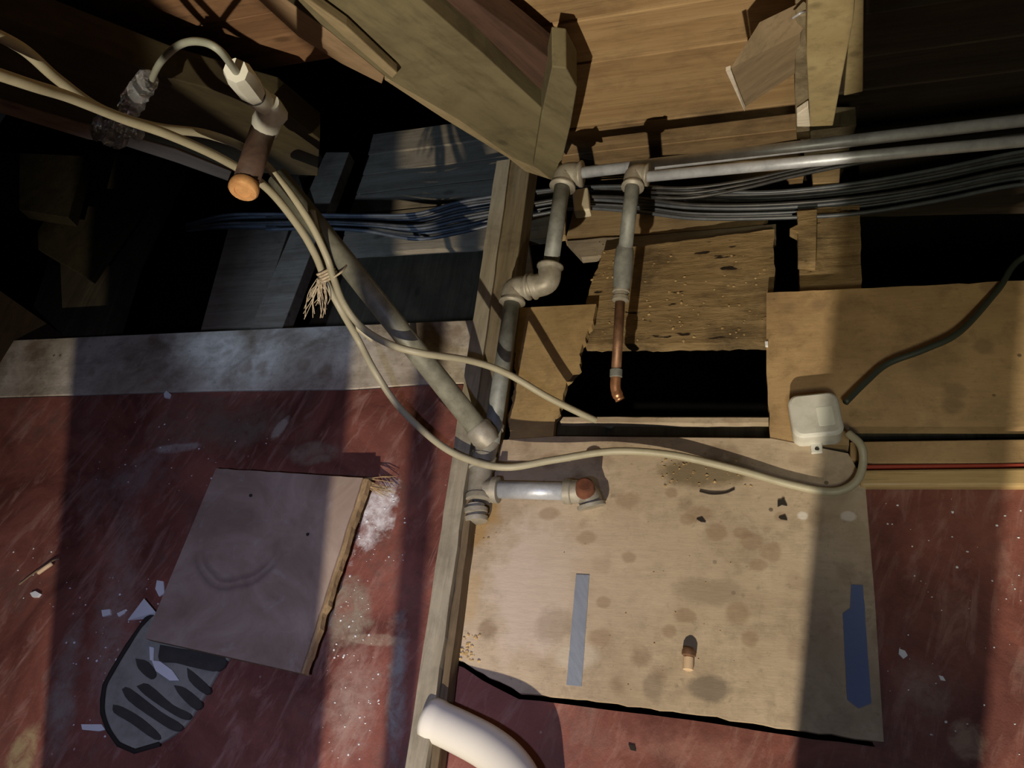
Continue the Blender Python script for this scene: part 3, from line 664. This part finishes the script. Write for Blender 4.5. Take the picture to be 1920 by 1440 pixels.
crumple('plastic_wrap', [(205, 232, 0.150), (230, 240, 0.150), (262, 254, 0.150)], 10, 'small glinting clear plastic roll just beneath the cream cable')

# ------------------------------------------------------------------ junction box
jb = empty('junction_box', at(1530, 800, 0), 'square pale grey junction box with rounded corners on the floor edge', 'junction box')
def rrect(pc_, w_, h_, r_, ang, z, n=6):
    out = []
    for k, (sx_, sy_) in enumerate(((1, 1), (-1, 1), (-1, -1), (1, -1))):
        for j in range(n+1):
            a_ = math.pi/2*k+math.pi/2*j/n
            x = sx_*(w_/2-r_)+r_*math.cos(a_); y = sy_*(h_/2-r_)+r_*math.sin(a_)
            out.append(Vector((pc_.x+x*math.cos(ang)-y*math.sin(ang), pc_.y+x*math.sin(ang)+y*math.cos(ang), z)))
    return out
HB = .030
q0, q1, q3 = at(1478, 742, HB), at(1569, 733, HB), at(1489, 819, HB)
bc = (at(1478, 742, HB)+at(1582, 810, HB)+at(1569, 733, HB)+at(1489, 819, HB))/4
bw = (q1-q0).length; bh = (q3-q0).length; ba = math.atan2((q1-q0).y, (q1-q0).x)
def stack(name, rings, mat, parent):
    bm = bmesh.new(); R_ = [[bm.verts.new(p) for p in r] for r in rings]
    for A, B in zip(R_, R_[1:]):
        n = len(A)
        for k in range(n): bm.faces.new((A[k], A[(k+1) % n], B[(k+1) % n], B[k]))
    bm.faces.new(R_[0][::-1]); bm.faces.new(R_[-1]); return mesh_obj(name, bm, mat, parent, smooth=False)
stack('box_base', [rrect(bc, bw, bh, .012, ba, .0005), rrect(bc, bw, bh, .012, ba, .014)], M['box'], jb)
lid = stack('lid', [rrect(bc, bw+.002, bh+.002, .015, ba, .0145), rrect(bc, bw+.002, bh+.002, .013, ba, .026), rrect(bc, bw-.001, bh-.001, .012, ba, .0285), rrect(bc, bw-.006, bh-.006, .010, ba, .030)], M['box'], jb)
tb = slab('tab', [(1519, 820), (1541, 819), (1543, 848), (1521, 850)], M['box'], .004, z=.006, parent=jb)
lathe_along('screw', at(1532, 842, .006), at(1532, 842, .0068), [(0, .003), (1, .0025)], M['dark_hole'], tb, 10)
stack('label_plate', [rrect(bc+Vector((.012, -.004, 0)), .02, .028, .002, ba, .030), rrect(bc+Vector((.012, -.004, 0)), .02, .028, .002, ba, .0304)], M['white_conn'], lid)

# ------------------------------------------------------------------ tapes, dowel
tp = slab('tape_strip', [(1080, 1077), (1105, 1078), (1098, 1180), (1090, 1287), (1062, 1284), (1071, 1180)], M['tape'], .0008, z=.0028, jag=(.012, .0005)); tag(tp, 'shiny blue-grey tape strip stuck on the middle of the plywood sheet', 'tape', 'tape strips')
tp2 = slab('tape_strip', [(1596, 1096), (1618, 1097), (1626, 1210), (1634, 1318), (1610, 1328), (1589, 1312), (1580, 1150), (1594, 1140)], M['tape_blue'], .0008, z=.0028, jag=(.012, .0005)); tag(tp2, 'darker blue tape strip near the right edge of the plywood sheet', 'tape', 'tape strips')
dw = empty('dowel_peg', at(1290, 1245, 0), 'small pale wooden peg lying on the plywood sheet near its lower edge', 'peg')
lathe_along('peg_body', at(1290, 1257, .007), at(1291, 1232, .007), [(0, .004), (.05, .0062), (.95, .0062), (1, .005)], M['dowel'], dw, 12)
lathe_along('peg_head', at(1291, 1232, .007), at(1293, 1215, .008), [(0, .0055), (.2, .0085), (.7, .0085), (1, .006)], M['copper_old'], dw, 12)

# ------------------------------------------------------------------ white elbow pipe, bottom middle
we = empty('waste_pipe', at(900, 1400, .0), 'white plastic waste pipe with an open end curving off the bottom edge', 'pipe')
pts = spline([at(806, 1347, .027), at(860, 1372, .030), at(915, 1402, .036), at(955, 1437, .042), at(980, 1485, .045), at(988, 1570, .045)], 8)
bm = bmesh.new(); n = len(pts); tube(bm, pts, [.0258]*3+[.0245]*(n-3), 32, False)
o = mesh_obj('pipe_wall', bm, M['white_pipe'], we, smooth=True); md = o.modifiers.new('wall', 'SOLIDIFY'); md.thickness = .003; md.offset = -1
d0 = (pts[0]-pts[3]).normalized()
lathe_along('inner_seal', pts[0]-d0*.012, pts[0]-d0*.010, [(0, .0225), (1, .0225)], M['inner'], we, 24)

# ------------------------------------------------------------------ loose tile and sole
ti = empty('loose_tile', at(480, 1060, 0), 'large faded square board tile lying askew on the left red floor', 'tile')
z0, z1 = .026, .038
tq = [at(405, 878, z0), at(680, 896, z1), at(563, 1262, z1), at(272, 1197, z0)]
bm = bmesh.new(); prism(bm, rough(tq, .012, .0006, edges=[0, 1]), Vector((0, 0, -.0035)))
mesh_obj('face_layer', bm, M['tile'], ti)
lo = [p-Vector((0, 0, .0036)) for p in tq]; lo[1] = lo[1]+Vector((.008, 0, 0)); lo[2] = lo[2]+Vector((.004, 0, 0))
bm = bmesh.new(); prism(bm, rough(lo, .008, .0016, edges=[0, 1]), Vector((.001, 0, -.010)))
mesh_obj('core_layer', bm, M['tile_edge'], ti)
for x, y in ((470, 929), (577, 1002)):
    t_ = (x-340)/300; zz = z0+(z1-z0)*max(0, min(1, t_))+.0003
    lathe_along('nail_head', at(x, y, zz-.002), at(x, y, zz+.0008), [(0, .0025), (1, .0025)], M['dark_hole'], ti, 10)
bm = bmesh.new()
for i in range(22):
    a_ = at(676+random.uniform(-4, 6), 902+random.uniform(-6, 10), .026); l = random.uniform(.02, .05); th = random.uniform(-.6, .35)
    tube(bm, [a_, a_+Vector((math.cos(th)*l*.6, math.sin(th)*l*.6, -.006)), a_+Vector((math.cos(th)*l, math.sin(th)*l*.9, -.014))], [.0009, .0007, .0003], 5)
o = mesh_obj('splinters', bm, M['tile_edge'], ti); o['kind'] = 'stuff'
so = empty('shoe_sole', at(310, 1300, 0), 'grey oval sole with dark cross treads, half under the loose tile', 'sole')
outl = [(196, 1310), (200, 1285), (212, 1262), (240, 1215), (275, 1165), (330, 1130), (420, 1160), (440, 1215), (412, 1252), (378, 1310), (345, 1360), (300, 1392), (255, 1405), (225, 1392), (206, 1365), (196, 1335)]
def sm(L, z): return spline([at(x, y, z) for x, y in L]+[at(*L[0], z)], 4)[:-1]
bm = bmesh.new(); prism(bm, sm(outl, .0075), Vector((0, 0, -.0075))); mesh_obj('sole_body', bm, M['rubber'], so, bevel=.002)
cx, cy = 312, 1290
rim = [(cx+(x-cx)*1.03, cy+(y-cy)*1.03) for x, y in outl]
bm = bmesh.new(); tube(bm, [at(x, y, .006) for x, y in [rim[i] for i in (5, 4, 3, 2, 1, 0, 15, 14, 13, 12, 11)]], .0035, 8); mesh_obj('dark_edge', bm, M['dark_hole'], so, smooth=True)  # dark line along the left edge of the sole
for q in ([(204, 1322), (222, 1326), (262, 1348), (300, 1382), (288, 1390), (240, 1358), (206, 1338)],
          [(222, 1292), (238, 1290), (300, 1335), (345, 1362), (330, 1374), (290, 1352), (236, 1315)],
          [(252, 1286), (276, 1282), (325, 1322), (362, 1340), (352, 1352), (318, 1336), (270, 1304)],
          [(328, 1284), (352, 1290), (385, 1318), (372, 1332), (340, 1304)],
          [(355, 1250), (372, 1262), (402, 1290), (392, 1302), (360, 1276)],
          [(250, 1232), (275, 1238), (292, 1262), (280, 1272), (256, 1252)],
          [(300, 1205), (340, 1212), (430, 1228), (420, 1256), (372, 1250), (330, 1240), (298, 1236)]):
    q = [(300+(x-300)*.92, 1300+(y-1300)*.96) for x, y in q]
    pp = spline([at(x, y, .0095) for x, y in q]+[at(*q[0], .0095)], 3)[:-1]
    bm = bmesh.new(); prism(bm, pp, Vector((0, 0, -.004))); mesh_obj('tread', bm, M['rubber_dark'], so)

# ------------------------------------------------------------------ litter
def bit(name, px, t, mat, label, cat, z=.0, lift=None, group=None, parent=None):
    pts = [at(x, y, z+t+(lift[i] if lift else 0)) for i, (x, y) in enumerate(px)]
    bm = bmesh.new(); prism(bm, pts, Vector((0, 0, -t))); return tag(mesh_obj(name, bm, mat), label, cat, group)
bit('white_shard', [(239, 1163), (270, 1122), (292, 1148), (288, 1158)], .002, M['shard'], 'white triangular shard touching the left edge of the loose tile', 'shard', lift=(0, .012, .012, 0))
bit('white_shard', [(284, 1238), (300, 1240), (322, 1256), (336, 1276), (318, 1276), (292, 1258)], .002, M['shard'], 'curved white shard lying on the grey sole', 'shard', z=.0095)
bit('white_shard', [(280, 1212), (288, 1214), (287, 1238), (281, 1238)], .002, M['shard'], 'narrow white sliver upright at the top of the grey sole', 'shard', z=.0095)
bit('white_shard', [(294, 1088), (306, 1090), (308, 1112), (298, 1118), (291, 1104)], .002, M['shard'], 'small white shard above the triangular one, beside the tile', 'shard')
bit('white_shard', [(152, 1358), (190, 1358), (197, 1368), (185, 1371), (154, 1368)], .002, M['shard'], 'flat pale sliver left of the sole tip', 'shard')
bit('white_shard', [(190, 1144), (206, 1142), (207, 1152), (192, 1156)], .003, M['shard'], 'small white chip left of the triangular shard', 'chip')
bit('white_shard', [(219, 1150), (236, 1142), (232, 1150), (222, 1156)], .002, M['shard'], 'tiny slanted sliver between chip and triangular shard', 'chip')
bit('white_shard', [(56, 1112), (66, 1108), (75, 1113), (70, 1119), (60, 1119)], .004, M['shard'], 'round white chip near the left edge under the twig', 'chip')
bit('white_shard', [(307, 738), (312, 732), (319, 738), (316, 746), (308, 745)], .004, M['shard'], 'bluish white chip on the pale strip joint', 'chip')
bit('white_shard', [(914, 706), (920, 700), (923, 712), (918, 718)], .02, M['shard'], 'bright glinting chip wedged between batten and vertical pipe', 'chip', z=0.0)
bit('white_shard', [(1434, 640), (1440, 640), (1440, 648), (1435, 648)], .004, M['shard'], 'tiny white fleck at the upper right corner of the floor opening', 'chip', z=0.0)
tg = empty('twig', at(80, 1065, 0), 'thin brown twig lying near the left edge of the red floor', 'twig')
tube_obj('stem', [at(36, 1096, .002), at(62, 1076, .003), at(98, 1052, .006), at(112, 1048, .004)], .0016, M['rafter_left_edge'], tg, 6)
tube_obj('bark', [at(72, 1074, .004), at(86, 1064, .006), at(98, 1056, .005)], .0038, M['dowel'], tg, 7)
# plaster crumbs and dust grains, too many to count
random.seed(11); bm = bmesh.new()
def crumb(p, r):
    m_ = bmesh.ops.create_icosphere(bm, subdivisions=1, radius=r, matrix=Matrix.Translation(p) @ Matrix.Diagonal((1, random.uniform(.5, 1.2), random.uniform(.3, .7), 1)))
    for v in m_['verts']: v.co += Vector((random.uniform(-1, 1), random.uniform(-1, 1), random.uniform(-1, 1)))*r*.25
for (x0, y0, x1, y1, n, rr) in ((120, 1080, 320, 1400, 60, .0016), (180, 780, 560, 930, 45, .0014), (610, 1060, 700, 1240, 50, .0013), (660, 900, 760, 1060, 50, .0018), (20, 1000, 130, 1150, 12, .0014), (1650, 920, 1920, 1420, 50, .0013), (600, 1250, 720, 1430, 30, .0012)):
    for _ in range(n):
        p = at(random.uniform(x0, x1), random.uniform(y0, y1), 0)
        crumb(p+Vector((0, 0, (.0002 if x0 < 1000 else -.0055))), rr*random.choice((.4, .6, .8, 1.2)))
o = mesh_obj('plaster_crumbs', bm, M['shard']); tag(o, 'scattered white plaster crumbs on the red floor boards', 'crumbs', kind='stuff')
bm = bmesh.new()
for (x0, y0, x1, y1, n, rr, z) in ((1110, 470, 1440, 640, 120, .0022, -.03), (1240, 850, 1420, 915, 60, .002, .0015), (850, 935, 930, 1010, 50, .002, .0015), (1000, 960, 1480, 1300, 30, .0009, .0015), (830, 1190, 900, 1240, 50, .0022, .0015)):
    for _ in range(n):
        crumb(at(random.uniform(x0, x1), random.uniform(y0, y1), z+.0004), rr*random.choice((.4, .6, .9, 1.2)))
o = mesh_obj('wood_crumbs', bm, M['ply_piece']); tag(o, 'tan wood crumbs and chips scattered on rough boards and plywood', 'crumbs', kind='stuff')

bit('dark_flake', [(1458, 938), (1470, 936), (1476, 948), (1466, 946), (1458, 950)], .0015, M['dark_hole'], 'black flake near the right side of the lit plywood, below the cable loop', 'flake', z=.0022)
bit('dark_flake', [(1460, 970), (1472, 966), (1476, 975), (1464, 973)], .0015, M['dark_hole'], 'smaller black flake just under the other one on the plywood', 'flake', z=.0022)
bit('dark_flake', [(1306, 973), (1316, 970), (1323, 979), (1314, 978)], .0012, M['dark_hole'], 'thin dark sliver near the upper middle of the plywood sheet', 'flake', z=.0022)
bit('dark_flake', [(1178, 1395), (1190, 1398), (1192, 1408), (1182, 1406)], .002, M['dark_hole'], 'dark crumb on the red floor below the plywood edge', 'flake', z=-.006)
bit('white_shard', [(1686, 1216), (1697, 1220), (1702, 1229), (1694, 1235), (1685, 1226)], .002, M['shard'], 'whitish chip on the shaded red floor right of the plywood', 'chip', z=-.006)
bit('white_shard', [(1760, 1266), (1768, 1268), (1773, 1276), (1764, 1275)], .002, M['shard'], 'bright tiny chip lower on the shaded red floor at right', 'chip', z=-.006)
o = tube_obj('bent_sliver', [at(1312, 921, .003), at(1335, 926, .004), at(1360, 924, .003), at(1377, 917, .003)], .0012, M['dark_hole']); tag(o, 'curved dark sliver on the plywood above its spots', 'sliver')
nl = empty('nail', onp(1498, 5, *P(.09)), 'bent shiny nail tip beside the top of the pale post', 'nail')
tube_obj('shank', [onp(1486, 34, *P(.1)), onp(1502, 24, *P(.1)), onp(1514, 20, *P(.09))], .0014, M['galv'], nl, 6)
